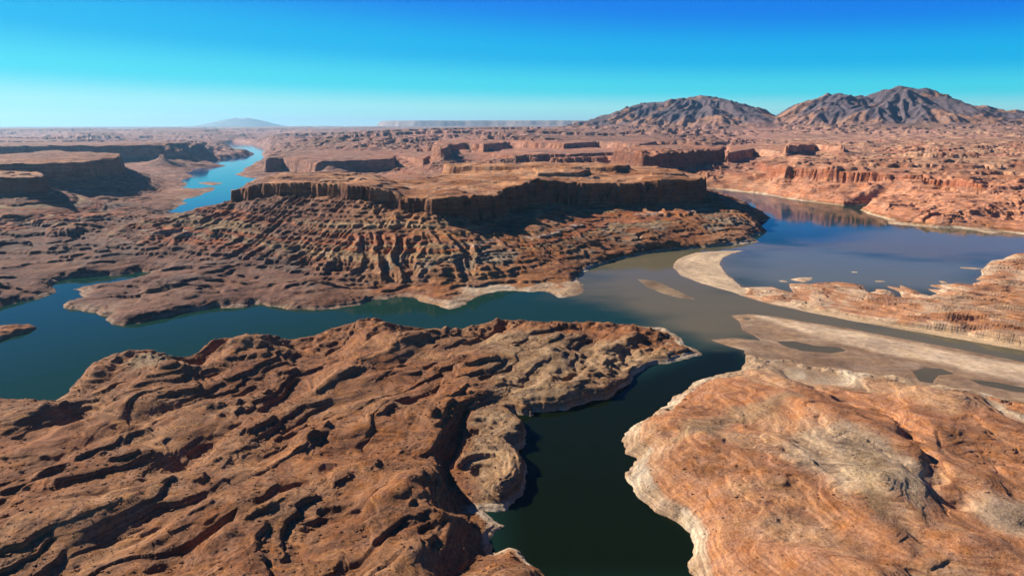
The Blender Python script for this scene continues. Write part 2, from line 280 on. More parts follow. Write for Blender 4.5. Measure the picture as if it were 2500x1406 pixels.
# cliff band on the far right bank
RF = [atd(*q) for q in ((1922, 400, 5350), (1950, 396, 5330), (2000, 406, 5180), (2080, 415, 5000), (2160, 423, 4850), (2250, 431, 4680), (2330, 441, 4480), (2420, 455, 4230), (2520, 471, 4000), (2900, 520, 3500))]
zF = np.interp(U, [q[0] / q[1] for q in RF], [q[2] for q in RF]).astype(f4)
sF = add_mesa('cliff', [q[:2] for q in RF] + [(6500, 4200), (6500, 6500), (2600, 6600), (2150, 6000)], zF, 82, 170, scal=.55, L=420, flt=3.2)
add_mesa('cliff', P((1780, 372), (1840, 362), (1880, 366), (1925, 372), (1980, 366), (1960, 352), (1850, 348), (1780, 356), z=260), 260, 90, 160, scal=1.2)
add_mesa('cliff', P((1920, 358), (1990, 352), (2060, 356), (2000, 345), (1930, 346), z=320), 318, 50, 120, scal=1.0)

raw = raw + mid * (hum * (18 + 12 * sm(40, 70, base)) + 20 * scarps(1.25, 150, 471, .12)) * sm(0, 120, sdN) * (1 - .9 * sm(-680, -420, sM)) * (1 - sm(-420, -280, sL1))
# slickrock domes right
slick = onN * sm(.3, .42, U) * sm(4300, 5200, dist) * (1 - sm(14000, 20000, dist))
dm = 1 - np.abs(fbm(X + 90 * wx, Y + 90 * wy, 300, 4, 141, .55, cell=CELL)) * 2
raw = raw + slick * (dm * 4 + swell(-1.0, 900, 260, 145, 90) * 22)

# ------------------------------------------------------------------ mountains
def mountain(h, peaks, seed, name):
    """peaks: (px, py, distance, radius m) joined as a massif with gullied flanks"""
    o = np.zeros_like(h); m = np.zeros_like(h)
    n = fbm(X, Y, 2400, 4, seed, .42, ridge=True, cell=CELL)
    for px, py, d, r in peaks:
        a, b = (px - 1250) / FPX, (703 - py) / FPX
        dy = math.cos(PITCH) + b * math.sin(PITCH); dz = -math.sin(PITCH) + b * math.cos(PITCH)
        x0, z0 = d * a / dy, CAM_H + d * dz / dy
        q = np.hypot(X - x0, (Y - d) * .8) / r
        o = np.maximum(o, (z0 - 430) * np.clip(1.0 - q, 0, 1) ** 1.15 * (1 + .1 * n * sm(.02, .3, q)) + 0)
        m = np.maximum(m, np.clip(1.15 - q, 0, 1))
    return np.where(m > 0, np.maximum(h, 0) * (1 - .0 * m) + np.maximum(o - np.maximum(h - 470, 0), 0), h), m
MT1 = [(1712, 240, 19500, 3000), (1660, 246, 19800, 2600), (1610, 256, 20300, 2600), (1745, 247, 19300, 2400), (1570, 275, 20500, 2400), (1850, 283, 18800, 1500), (1790, 268, 19000, 1700), (1500, 294, 20500, 2200), (1900, 290, 19000, 1200)]
MT2 = [(2195, 217, 17500, 2700), (2215, 220, 17500, 2400), (2050, 235, 17500, 2100), (2020, 240, 17700, 1900), (2100, 238, 17400, 2000), (2150, 228, 17500, 2200), (2270, 246, 17300, 2300), (2340, 262, 17000, 2200), (2400, 272, 16800, 2000), (1980, 266, 17600, 1500), (2160, 262, 16400, 1500), (2440, 282, 16800, 1500)]
MT3 = [(575, 288, 86000, 5600), (603, 288, 86000, 5600), (545, 296, 86000, 4600), (640, 301, 86000, 4600), (515, 305, 86000, 3500)]
raw, mM1 = mountain(raw, MT1, 151, 'm1'); raw, mM2 = mountain(raw, MT2, 161, 'm2')
raw, mM3 = mountain(raw, MT3, 171, 'm3')
# distant table land on the horizon
tb = sm(0, 1500, sdf([(-12500, 62000), (8000, 60000), (40000, 60000), (90000, 60000), (90000, 80000), (-16000, 80000)]) + 900 * n1)
raw = np.maximum(raw, tb * (1120 - 170 * sm(4000, 16000, X)))
tb = sm(0, 2500, sdf([(-110000, 92000), (-40000, 96000), (-30000, 110000), (-110000, 112000)]) + 2500 * n1)
raw = np.maximum(raw, tb * 640)

# ------------------------------------------------------------------ gullies that run down the slopes
wx2 = fbm(X, Y, 260, 3, 191, cell=CELL) * 1.6; wy2 = fbm(X, Y, 260, 3, 193, cell=CELL) * 1.6
def blur(h, rad):
    du = 2 * UW / (NU - 1); yy = Y[:, 0]; dv = np.gradient(V1)
    ru = np.clip(np.rint(rad / (du * yy)), 0, 200).astype(int); rv = np.clip(np.rint(rad / (dv * yy)), 0, 300).astype(int)
    for _ in range(2):
        c = np.cumsum(np.pad(h.astype(np.float64), ((0, 0), (1, 0))), 1); j = np.arange(NU)[None]
        a = np.clip(j - ru[:, None], 0, NU); b = np.clip(j + ru[:, None] + 1, 0, NU)
        h = (np.take_along_axis(c, b, 1) - np.take_along_axis(c, a, 1)) / (b - a)
        c = np.cumsum(np.pad(h, ((1, 0), (0, 0))), 0); i = np.arange(NV)
        a = np.clip(i - rv, 0, NV); b = np.clip(i + rv + 1, 0, NV)
        h = (c[b] - c[a]) / (b - a)[:, None]
    return h.astype(f4)
def gully(h, wl, amp, smin, smax, mask, seed, k=.9, soft=.45):
    h0 = h; h = blur(h, wl * soft)
    hx = np.gradient(h, axis=1) / (2 * UW / (NU - 1)) / Y
    hy = np.gradient(h, axis=0) / np.gradient(V1)[:, None].astype(f4) / Y - U * hx
    g = np.hypot(hx, hy) + 1e-6; sx, sy = -hy / g, hx / g
    def job(x, y, ax, ay):
        px = x / wl; py = y / wl; ix = np.floor(px); iy = np.floor(py); fx = (px - ix).astype(f4); fy = (py - iy).astype(f4)
        ix = ix.astype(np.int64); iy = iy.astype(np.int64); s = np.zeros(x.shape, f4); w = np.full(x.shape, 1e-4, f4)
        for i in (-1, 0, 1):
            for j in (-1, 0, 1):
                hh = _hash(ix + i, iy + j, seed)
                rx = (hh & np.uint32(255)).astype(f4) / 255; ry = ((hh >> np.uint32(8)) & np.uint32(255)).astype(f4) / 255
                vx = fx - i - rx; vy = fy - j - ry; q = np.maximum(0, 1 - (vx * vx + vy * vy) / 2.0); q = q * q
                s += q * np.cos((vx * ax + vy * ay) * f4(6.2832 * k)); w += q
        return s / w
    ws = min(wl * .22, 50) if wl < 400 else 0
    xw = X + ws * wx2; yw = Y + ws * wy2
    c = par(job, xw, yw, sx.astype(f4), sy.astype(f4))
    v = .5 - np.abs(np.clip(c * 1.35, -1, 1))
    return h0 + (v * amp * sm(smin, smax, g) * mask * np.clip(wl / (CELL * 3) - .5, 0, 1)).astype(f4)
midm0 = onN * (1 - sm(5000, 7000, dist))
raw = raw + midm0 * fbm(X + 40 * wx, Y + 40 * wy, 210, 5, 199, .55, cell=CELL) * 7 * sm(20, 60, raw) * (1 - .7 * sm(-650, -450, sM)) * (1 - sm(165, 200, raw))
above = sm(10, 45, raw)
midm = onN * (1 - sm(9000, 14000, dist))
notcliff = (1 - sm(-26, -12, sM)) * (1 - sm(4600, 5600, dist) * .8) * (1 - sm(-600, -500, sL1)) * (1 - sm(-700, -600, sL2))
gv = sm(-.3, .35, fbm(X, Y, 380, 3, 207))
raw = gully(raw, 230, 15, .06, .26, midm * above * notcliff * lerp(.55, 1.25, gv), 201, 1.15)
raw = gully(raw, 120, 10, .10, .35, midm * above * notcliff * lerp(1.2, .5, gv), 203, 1.3)
raw = gully(raw, 56, 5.5, .12, .4, midm * above * notcliff, 205, 1.3)
raw = raw + np.clip((mM1 + mM2) * 3, 0, 1) * fbm(X, Y, 900, 5, 217, .55, ridge=True, cell=CELL) * 45
mtm = np.clip(np.maximum(mM1, mM2) * 3, 0, 1)
raw = gully(raw, 1900, 190, .05, .3, mtm * lerp(.6, 1.2, gv), 211, 1.1)
raw = gully(raw, 900, 95, .08, .35, mtm, 213, 1.2)
raw = gully(raw, 400, 42, .1, .4, mtm, 215, 1.2)
raw = gully(raw, 120, 4, .06, .3, (nearA + .2 * nearB * (1 - ravB)) * sm(8, 60, np.maximum(sdA, sdB)), 221)
raw = gully(raw, 700, 16, .06, .3, onN * sm(7000, 9000, dist) * (1 - mtm) * (1 - sm(30000, 50000, dist)), 223)

# ------------------------------------------------------------------ rock beds: benches and ledges
rng = np.random.RandomState(7)
def beds(lo, hi, t0, t1, run=.78, rise=.3):
    xs = [lo]; ys = [lo]; z = lo
    while z < hi:
        t = rng.uniform(t0, t1); r = run + rng.uniform(-.12, .1); q = rise + rng.uniform(-.1, .15)
        xs += [z + t * r, z + t]; ys += [z + t * q, z + t]; z += t
    return np.array(xs), np.array(ys)
def terrace(h, bd, jit, dipx=0., dipy=0., mask=1.0):
    off = jit + X * dipx + Y * dipy
    t = np.interp(h + off, *bd).astype(f4) - off
    return h + (t - h) * mask
jit = fbm(X, Y, 90, 4, 231, cell=CELL)
jf = fbm(X, Y, 18, 3, 233, cell=CELL)
patch = sm(-.3, .15, fbm(X, Y, 190, 3, 235)); patch2 = sm(-.1, .3, fbm(X, Y, 130, 4, 237))
near = np.clip(nearA + nearB, 0, 1)
bd1 = beds(-60, 200, 5, 10, .88, .14)
riser = near * sm(.5, 2.2, np.interp(raw + jit * 2.6 + jf * .45 + X * .004 + Y * .006, (bd1[0][1:] + bd1[0][:-1]) / 2, np.diff(bd1[1]) / np.diff(bd1[0]))).astype(f4)
tm1 = near * lerp(.12, .95, patch) * sm(2, 14, raw) * (1 - .45 * nearB) * (1 - .85 * ravB * nearB); riser = riser * tm1
raw = terrace(raw, bd1, jit * 2.6 + jf * .45, .004, .006, tm1)
raw = raw + riser * np.clip(fbm(X, Y, 11, 3, 239, .6, cell=CELL), -1, 1) * 1.0 * (1 - ravB * nearB)
raw = terrace(raw, beds(-60, 200, 1.8, 4, .85, .3), jit * 2 + jf * .3, .01, .006, near * .7 * patch2 * (1 - ravB * nearB))
raw = terrace(raw, beds(-60, 200, 6, 14, .82, .2), jit * 4, .004, -.004, midm * (1 - sm(75, 110, raw)) * lerp(.5, 1, patch))
raw = terrace(raw, beds(-60, 700, 22, 48, .8, .24), jit * 7, .003, 0, onN * sm(3000, 5000, dist) * (1 - mtm) * (.7 - .4 * sm(6500, 8500, dist)) * sm(90, 130, raw) * (1 - sm(16000, 30000, dist)))
raw = terrace(raw, beds(-60, 700, 10, 20, .8, .3), jit * 5, .003, 0, onN * sm(90, 120, raw) * .6 * (1 - mtm) * (1 - sm(9000, 16000, dist)))
raw = terrace(raw, beds(-60, 200, 3, 6.5, .87, .2), jit * 2, .012, .0, onR * (1 - near) * .95)
raw = terrace(raw, beds(-60, 300, 9, 24, .84, .2), jit * 4, .002, -.002, midm * (1 - sm(-60, -30, sM)) * sm(50, 75, raw) * .15)
jc = np.abs(pn((X * .8 + Y * .6) / 30 + .6 * wx, (Y * .8 - X * .6) / 95, 261)); jc = sm(.045, .0, jc) * sm(.0, .3, fbm(X, Y, 140, 2, 263))
raw = raw - near * jc * .7
# small relief
rough = fbm(X, Y, 26, 4, 241, .6, cell=CELL)
raw = raw + rough * np.clip(.6 * near * (1 - .6 * nearB) * lerp(.35, 2, patch2) + 1.4 * mid + 3 * sm(4000, 8000, dist), 0, 4) * .8
raw = raw + near * np.clip(fbm(X, Y, 9, 2, 251, .6, cell=CELL), -1, 1) * (.4 - .25 * nearB) * lerp(.4, 1.6, patch2)

# ------------------------------------------------------------------ meet the water
wS = np.full(X.shape, 26, f4)
wS = lerp(wS, 9, sm(-20, 0, sdA)); wS = lerp(wS, 17, sm(-20, 0, sdB)); wS = lerp(wS, 20, sm(-20, 0, sdR) * (1 - near)); wS = lerp(wS, 130, sm(3500, 7000, dist))
wS = wS * lerp(.6, 1.7, sm(-.5, .5, fbm(X, Y, 240, 2, 261)))
sdl = np.maximum.reduce([sdA, sdB, sdR, sdN]); 
H = np.where(sdl > 0, np.maximum(raw, 1.2) * (1 - np.exp(-np.maximum(sdl, 0) / wS)) + .15, -.25 + np.maximum(sdl * .12, -14))
# beds show in the shore cliffs too
H = terrace(H, beds(-60, 200, 3, 8, .62, .3), jit * 2, .006, .004, sm(40, 5, sdl) * sm(1.5, 5, H) * (1 - sm(9000, 14000, dist)))
# mud flat and sandbars: almost level, puddles where they dip under the water
crest = sdf(P((1850, 772), (1950, 790), (2080, 812), (2250, 845), (2500, 895), (2800, 955), (2800, 985), (2500, 935), (2300, 890), (2150, 860), (2000, 822), (1900, 790)))
pud = np.maximum.reduce([sdf(P(*p)) for p in (((1895, 833), (1940, 833), (1990, 843), (2050, 848), (2068, 856), (2030, 862), (1960, 857), (1920, 846)),
   ((2228, 905), (2260, 897), (2300, 900), (2335, 913), (2290, 916), (2275, 935), (2245, 930)), ((2365, 926), (2430, 932), (2510, 948), (2560, 965), (2470, 955), (2390, 938)), ((1810, 776), (1830, 775), (1838, 779), (1820, 782)))]) + rag * .25
flat = .55 + .9 * sm(-20, 30, crest) + .25 * fbm(X, Y, 120, 3, 271) + .1 * pn(X / 18, Y / 60, 273)
flat = np.where(sdS > 0, np.minimum(flat, .12 + sdS * .03), np.maximum(sdS * .1, -6) - .05)
flat = lerp(flat, -.5, sm(-3, 3, pud))
H = np.where((sdS > -60), np.maximum(H, flat), H)
for (nm, _, hz), s in zip(islands, sdI):
    s = s + rag * (.5 if nm == 'rock_islet' else .12)
    up_ = hz * (1 - np.exp(-np.maximum(s, 0) / (7 if hz > 5 else 14))) * (1 + .35 * fbm(X, Y, 30, 3, 281)) + .1
    H = np.where(s > -40, np.maximum(H, np.where(s > 0, up_, s * .12 - .1)), H)
spit = sm(2, -12, sdf(P((1820, 600), (1640, 600), (1630, 660), (1700, 700), (1815, 725), (1835, 712), (1812, 700))) * -1) * sm(-5, 5, sdR)
H = lerp(H, np.minimum(H, .5 + .035 * np.maximum(sdR, 0) + .35 * pn(X / 25, Y / 40, 275)), spit)
riv = sdf(R_POLY[:12] + [(9000, 700), (9000, 4000), (0, 4000)]) + rag * .6
bank = sm(30, 36, riv + 14 * fbm(X, Y, 200, 2, 283)) * sm(-5, 5, sdR) * (1 - near) * (X > 820)
strip = (1 - bank) * sm(-8, 5, sdR) * (1 - near) * (riv < 70) * (X > 820) * (sdR > -8)
H = lerp(H, np.minimum(H, .35 + .02 * np.maximum(sdR, 0)), strip); H = H + bank * sm(90, 30, riv) * 3.5
H = H.astype(f4)

# ------------------------------------------------------------------ what each patch of ground is made of, plus painted haze and shade (rock, soil and silt colours)
def col(*c): return np.array(c, f4)
def mixc(a, b, t): return a + (b - a) * t[..., None]
C = np.broadcast_to(col(.315, .13, .056), X.shape + (3,)).copy()          # red brown slickrock and soil
nA = fbm(X, Y, 300, 4, 301); nB = fbm(X + 50 * wx, Y + 50 * wy, 110, 4, 303, cell=CELL); strat = pn(H / 9 + .6 * jit, X / 900, 305)
C = mixc(C, col(.37, .19, .092), sm(-.3, .5, nA) * .7)
C = mixc(C, col(.22, .095, .045), sm(0, .6, nB) * .5)
C = mixc(C, col(.50, .225, .11), nearB * .8)
C = mixc(C, col(.52, .30, .165), nearB * sm(.05, .45, nA + .25 * nB) * .75)
dn = np.maximum(sdf(P((1870, 1070), (1960, 1045), (2060, 1035), (2190, 1075), (2290, 1175), (2260, 1270), (2150, 1190), (2060, 1230), (1990, 1160), (1900, 1120), z=48)), sdf(P((2340, 1245), (2430, 1225), (2560, 1210), (2560, 1340), (2420, 1310), z=24)))
C = mixc(C, col(.53, .375, .235), sm(-14, 22, dn + 16 * nB) * nearB * .85)
gy = sdf(P((1690, 1010), (1800, 985), (1960, 955), (1990, 975), (1850, 1010), (1760, 1060), (1640, 1075), z=34))
C = mixc(C, col(.33, .215, .12), sm(-10, 18, gy + 22 * nB) * nearB * .75)
gy = sdf(P((2070, 1080), (2150, 1100), (2180, 1180), (2160, 1290), (2110, 1240), (2090, 1160), z=48))
C = mixc(C, col(.34, .23, .13), sm(-8, 16, gy + 18 * nB) * nearB * .7)
# olive grey shale bodies
sh = sdf(P((1150, 830), (1250, 800), (1420, 810), (1620, 850), (1690, 866), (1560, 905), (1420, 985), (1250, 1000), (1180, 960), z=20)) + 40 * nB
C = mixc(C, col(.40, .26, .14), sm(-30, 60, sh) * nearA * .75)
knob = sdf(P((1165, 1000), (1270, 1000), (1290, 1080), (1285, 1200), (1180, 1210), (1140, 1100), z=15)) + 20 * nB
C = mixc(C, col(.43, .30, .17), sm(-12, 20, knob) * nearA * .55)
mesaL = sdf(P((300, 880), (420, 850), (470, 870), (420, 900), (330, 910), z=45)) + 20 * nB
C = mixc(C, col(.33, .25, .15), sm(-10, 20, mesaL) * .7)
shale = mid * sm(-.08, .2, fbm(X, Y, 230, 3, 311)) * sm(28, 42, H) * (1 - sm(66, 90, H))
C = mixc(C, col(.21, .20, .14), shale * .95 * sm(-.1, -.45, U + .15 * nA))
C = mixc(C, col(.27, .23, .16), shale * .6)
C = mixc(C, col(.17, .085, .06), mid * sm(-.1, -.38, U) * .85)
# beds on the big slopes
slope_z = sm(60, 75, H) * (1 - sm(150, 165, H)) * midm
C = mixc(C, col(.34, .22, .11), slope_z * sm(.05, .3, strat) * .7)
C = mixc(C, col(.40, .13, .055), slope_z * sm(.05, .4, -strat) * .75)
C = mixc(C, col(.6, .5, .4), midm * sm(2.0, .8, np.abs(H - 93 - 2 * jit)) * sm(.05, .3, nA) * .6)
hi = onN * sm(205, 235, H) * sm(2500, 3000, dist)
C = mixc(C, col(.60, .29, .145), hi * .8 * sm(-.4, .3, nA))
C = mixc(C, col(.30, .20, .13), hi * sm(.15, .5, nB + .3 * nA) * .5)
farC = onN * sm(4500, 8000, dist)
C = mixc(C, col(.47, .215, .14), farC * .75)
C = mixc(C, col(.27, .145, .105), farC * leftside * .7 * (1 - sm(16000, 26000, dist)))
C = mixc(C, col(.44, .25, .21), onN * sm(9000, 16000, dist) * .55)  # lavender of the distant haze painted into the rock colour
C = mixc(C, col(.30, .17, .12), farC * sm(0, .45, fbm(X, Y / 2.5, 500, 5, 313)) * .7)
C = mixc(C, col(.56, .32, .19), slick * sm(.0, .5, nA + .4 * nB + .2) * .7)
C = mixc(C, col(.16, .11, .085), onN * sm(9000, 12000, dist) * sm(.4, .0, np.abs(n1 - .45)) * .5)
rightbank = onN * sm(.3, .4, U) * (1 - sm(5200, 7000, dist)) * sm(8, 20, H)
C = mixc(C, col(.58, .25, .14), rightbank * .8)
C = mixc(C, col(.42, .34, .28), sm(40000, 60000, dist) * .8)  # horizon land paled: haze put into its colour
mtn = np.clip(np.maximum(mM1, mM2) * 2.2, 0, 1)
C = mixc(C, mixc(np.broadcast_to(col(.15, .11, .115), C.shape), col(.40, .21, .13), sm(.0, .3, fbm(X, Y, 900, 5, 321) - sm(600, 1100, H) * .45 + .1)), mtn * sm(470, 560, H))
C = mixc(C, col(.40, .42, .37), np.clip(mM3 * 3, 0, 1))  # dome mountain's haze tint painted into its own colour
# bathtub ring: bleached mineral band above the waterline
onr = np.clip(1 - onS, 0, 1)
ring_h = lerp(lerp(7, 12, sm(-.4, .4, nA)), 5, nearA) * lerp(1, .8, sm(1500, 3000, Y))
ring_h = lerp(ring_h, 20, nearB * sm(40, 15, sdB) * (1 - sm(250, 400, X - .15 * Y)))
ring = sm(1.15, .75, (H + 1.3 * jit) / ring_h) * sm(lerp(150, 45, nearA), lerp(90, 20, nearA), sdl + 40 * nB) * (1 - sm(6000, 9000, dist))
rightw = sm(-.25, .05, U)
C = mixc(C, mixc(np.broadcast_to(col(.46, .30, .18), C.shape), col(.60, .46, .31), sm(-.3, .4, nB)), ring * lerp(.35, .95, rightw))
C = mixc(C, mixc(np.broadcast_to(col(.50, .24, .13), C.shape), col(.60, .39, .245), sm(-.2, .35, nB + .3 * strat)), onR * (1 - near) * .85 * (1 - sm(16, 28, H) * .5))
sand = mixc(np.broadcast_to(col(.60, .42, .27), C.shape), col(.27, .165, .10), sm(14, -22, crest + 12 * nA) * .95)
sand = mixc(sand, col(.62, .45, .29), sm(.15, .5, pn(X / 160, Y / 26, 331)) * .15)
C = mixc(C, sand, onS); C = mixc(C, col(.58, .41, .26), spit)
C = mixc(C, col(.52, .35, .21), strip)
C = mixc(C, col(.42, .32, .2), sm(.6, .25, H) * sm(0, 8, sdR) * .8 * (1 - near))
C = mixc(C, col(.24, .16, .095), sm(-2, 2, sdI[6]))
C = mixc(C, col(.15, .058, .032), sm(-34, -20, sM) * sm(6, -4, sM) * (Y < 5000) * .85)  # dark varnish on the cliff faces, darkened further to deepen their shade
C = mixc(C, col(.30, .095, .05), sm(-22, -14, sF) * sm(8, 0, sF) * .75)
C = mixc(C, col(.17, .065, .04), np.maximum(sm(-40, -24, sM3) * sm(8, 0, sM3), sm(-32, -20, sL1) * sm(8, 0, sL1)) * .8)  # same varnish with painted shade on two shadowed mesas
# darker ledge risers, then shrubby darker flats (sparse brush cover)
C = mixc(C, col(.13, .065, .035), riser * .55 * (1 - sm(0, .5, nB)))
C = mixc(C, C * .72, near * sm(.05, .5, fbm(X, Y, 60, 4, 341)) * .6)

# ------------------------------------------------------------------ materials
def nodes(name):
    m = bpy.data.materials.new(name); m.use_nodes = True; nt = m.node_tree; nt.nodes.clear()
    def N(t, **k):
        n = nt.nodes.new(t)
        for a, b in k.items(): setattr(n, a, b)
        return n
    def L(a, b): nt.links.new(a, b)
    return m, N, L
def rock_mat(name, fine, mid_, bump_d, speck, rough=.92):
    m, N, L = nodes(name)
    out = N('ShaderNodeOutputMaterial'); bs = N('ShaderNodeBsdfPrincipled'); L(bs.outputs[0], out.inputs[0])
    bs.inputs['Roughness'].default_value = rough; bs.inputs['Specular IOR Level'].default_value = .15
    ac = N('ShaderNodeVertexColor', layer_name='rock'); geo = N('ShaderNodeNewGeometry')
    sep = N('ShaderNodeSeparateXYZ'); L(geo.outputs['Position'], sep.inputs[0])
    def noise(sc_, det, rgh=.6, vec=None):
        n = N('ShaderNodeTexNoise'); n.inputs['Scale'].default_value = sc_; n.inputs['Detail'].default_value = det; n.inputs['Roughness'].default_value = rgh
        L(vec or geo.outputs['Position'], n.inputs['Vector']); return n.outputs[0]
    def mr(v, a, b, c, d):
        n = N('ShaderNodeMapRange'); L(v, n.inputs[0])
        for i, q in enumerate((a, b, c, d)): n.inputs[i + 1].default_value = q
        return n.outputs[0]
    def mul(a, b):
        n = N('ShaderNodeMath', operation='MULTIPLY'); L(a, n.inputs[0])
        if isinstance(b, (int, float)): n.inputs[1].default_value = b
        else: L(b, n.inputs[1])
        return n.outputs[0]
    big_ = noise(mid_, 6); sml = noise(fine, 6, .72)
    # thin beds: stretched horizontally, fast in height
    mp = N('ShaderNodeMapping'); mp.inputs['Scale'].default_value = (.006, .006, .5 if fine > .1 else .16); L(geo.outputs['Position'], mp.inputs[0])
    bed = noise(1.0, 5, .7, mp.outputs[0])
    v = mul(mr(big_, .3, .7, .88, 1.12), mr(sml, .33, .67, .68, 1.32)); v = mul(v, mr(bed, .36, .64, .66, 1.28))
    if speck:
        vo = N('ShaderNodeTexVoronoi'); vo.inputs['Scale'].default_value = speck; vo.inputs['Randomness'].default_value = 1; L(geo.outputs['Position'], vo.inputs['Vector'])
        dots = mr(vo.outputs['Distance'], .13, .24, .4, 1.0); cov = mr(noise(.02, 4), .45, .6, 0, 1)
        mx = N('ShaderNodeMix'); mx.inputs[2].default_value = 1.0; L(cov, mx.inputs[0]); L(dots, mx.inputs[3]); v = mul(v, mx.outputs[0])
    vm = N('ShaderNodeVectorMath', operation='SCALE'); L(ac.outputs[0], vm.inputs[0]); L(v, vm.inputs['Scale'])
    hs = N('ShaderNodeHueSaturation'); L(vm.outputs[0], hs.inputs['Color']); L(mr(noise(mid_ * 1.7, 4), .3, .7, .93, 1.12), hs.inputs['Saturation'])
    L(mr(bed, .3, .7, .493, .507), hs.inputs['Hue'])
    L(hs.outputs[0], bs.inputs['Base Color'])
    hh = N('ShaderNodeMath', operation='ADD'); L(mul(sml, 1.0), hh.inputs[0]); L(mul(bed, .8), hh.inputs[1])
    bp = N('ShaderNodeBump'); bp.inputs['Strength'].default_value = .9; bp.inputs['Distance'].default_value = bump_d; L(hh.outputs[0], bp.inputs['Height']); L(bp.outputs[0], bs.inputs['Normal'])
    return m
M_near = rock_mat('layered_sandstone', .22, .03, 2.2, .13)
M_mid = rock_mat('red_cliff_rock', .09, .012, 4.5, .12)
M_far = rock_mat('distant_slickrock', .02, .003, 16, 0)
M_sand = rock_mat('river_silt', .05, .01, .12, 0, .8)

# ------------------------------------------------------------------ split the ground into its landforms
ids = np.zeros(X.shape, np.int16)          # 0 = open country
names = {0: ('canyon_land', M_far)}
def reg(k, mask, name, mat): ids[mask] = k; names[k] = (name, mat)
dmed = dist
reg(1, (sdN > -120) & (Y < 5200) & (Y > 1000) & (U < .62), 'badlands_bench', M_mid)
reg(2, (sdN > -400) & (X > 900) & (Y > 2300) & (Y < 14000) & (U > .3) & (sdf([(1500, 3200), (1650, 6500), (4000, 14000), (16000, 14000), (8000, 1500), (2400, 2300)]) > 0), 'lake_shore_cliff', M_mid)
reg(3, (sM > -330) & (sdN > 60) & (Y < 5600), 'mesa', M_mid)
reg(4, (sM2 > -520) & (sM <= -330) & (Y > 5000), 'mesa', M_far)
reg(5, (sM3 > -450) & (sM <= -330) & (Y > 5000), 'mesa', M_far)
reg(6, (sL1 > -260), 'mesa', M_mid)
reg(7, (sL2 > -380) & (sL1 < -260), 'mesa', M_far)
reg(8, (sL3 > -600) & (sL2 < -380), 'mesa', M_far)
reg(9, (mM1 > .1), 'mountain', M_far); reg(10, (mM2 > .1) & (mM2 > mM1), 'mountain', M_far); reg(11, (mM3 > .1), 'mountain', M_far)
reg(12, (Y > 55000) & (mM3 <= .1), 'far_plateau', M_far)
reg(13, (sdR > -90) & (Y < 3300) & (sdR > sdN), 'sandstone_shore', M_near)
reg(14, (sdS > -60) & (sdS > sdR) & (Y < 3000), 'mud_flat', M_sand)
reg(15, (sdB > -12) & (sdB > sdA), 'headland', M_near)
reg(16, (sdA > -60) & (sdA > sdB) & (sdN < -10), 'headland', M_near)
for k, (nm, _, _) in enumerate(islands): reg(20 + k, sdI[k] > -14, nm, M_sand if nm == 'sandbar' else M_near)
META = {0: ('open canyon country of red mesas and side canyons fading to the horizon', 'canyon land'),
 1: ('dark ledgy benches and grey-green badland hills below the great mesa', 'badlands'), 2: ('pink far bank with fluted cliff band and slickrock above the wide bay', 'lake shore'),
 3: ('great dark-cliffed mesa in the middle with gullied red slopes', 'mesa'), 4: ('second mesa with sunlit fluted prow beside the blue far channel', 'mesa'), 5: ('shadowed mesa just behind the right end of the great mesa', 'mesa'),
 6: ('small dark flat-topped mesa at the left edge, nearest on that side', 'mesa'), 7: ('long dark mesa stepping up behind the small one at the left edge', 'mesa'), 8: ('long blue shadowed mesa ending beside the far bend of the channel', 'mesa'),
 9: ('grey pyramid-shaped mountain, the left one of the two on the skyline', 'mountain'), 10: ('broad grey mountain with jagged crown, right on the skyline', 'mountain'), 11: ('faint blue dome mountain alone on the far horizon', 'mountain'),
 12: ('pale blue table land along the horizon', 'plateau'), 13: ('pale sandstone shore with fingered inlets and curved sand spit', 'shore'), 14: ('tan mud flat with long sandbar and dark puddles', 'mud flat'),
 15: ('smooth orange headland with pale cliffs right of the narrow cove', 'headland'), 16: ('brown ledgy headland left of the narrow cove', 'headland')}
IS_L = ['largest flat pale islet off the fingered sandstone shore', 'thin low islet just left of the largest pale islet', 'tiny bare islet alone in the middle of the bay', 'small flat islet in front of the central sandstone fingers',
  'small islet close to the right-hand sandstone fingers', 'long thin islet beside the far right shore of the bay', 'wet tan sandbar lying in the grey river mouth west of the spit', 'dark rocky islet at the left edge of the green channel']
for k, l in enumerate(IS_L): META[20 + k] = (l, islands[k][0].replace('_', ' '))

fid = ids[:-1, :-1]
hmin = np.maximum(np.maximum(H[:-1, :-1], H[1:, :-1]), np.maximum(H[:-1, 1:], H[1:, 1:]))
keep = hmin > -3.0
gi = (np.arange(NV * NU).reshape(NV, NU))
def make_mesh(name, faces_mask, mat, Z, colr, attr='rock'):
    fi, fj = np.nonzero(faces_mask)
    if len(fi) == 0: return None
    a = gi[fi, fj]; q = np.stack([a, a + 1, a + NU + 1, a + NU], 1)
    uq, inv = np.unique(q, return_inverse=True); inv = inv.reshape(-1)
    me = bpy.data.meshes.new(name); n = len(uq); m = len(fi)
    co = np.stack([X.ravel()[uq], Y.ravel()[uq], Z.ravel()[uq]], 1).astype(f4)
    org = np.array([co[:, 0].mean(), co[:, 1].mean(), 0], f4)
    me.vertices.add(n); me.vertices.foreach_set('co', (co - org).ravel())
    me.loops.add(4 * m); me.loops.foreach_set('vertex_index', inv.astype(np.int32))
    me.polygons.add(m); me.polygons.foreach_set('loop_start', np.arange(0, 4 * m, 4, dtype=np.int32))
    me.polygons.foreach_set('use_smooth', np.ones(m, bool))
    at_ = me.attributes.new(attr, 'FLOAT_COLOR', 'POINT'); cc = np.ones((n, 4), f4); cc[:, :3] = colr.reshape(-1, 3)[uq]
    at_.data.foreach_set('color', cc.ravel())
    me.update(calc_edges=True); me.materials.append(mat)
    o = bpy.data.objects.new(name, me); sc.collection.objects.link(o); o.location = org.tolist()
    return o
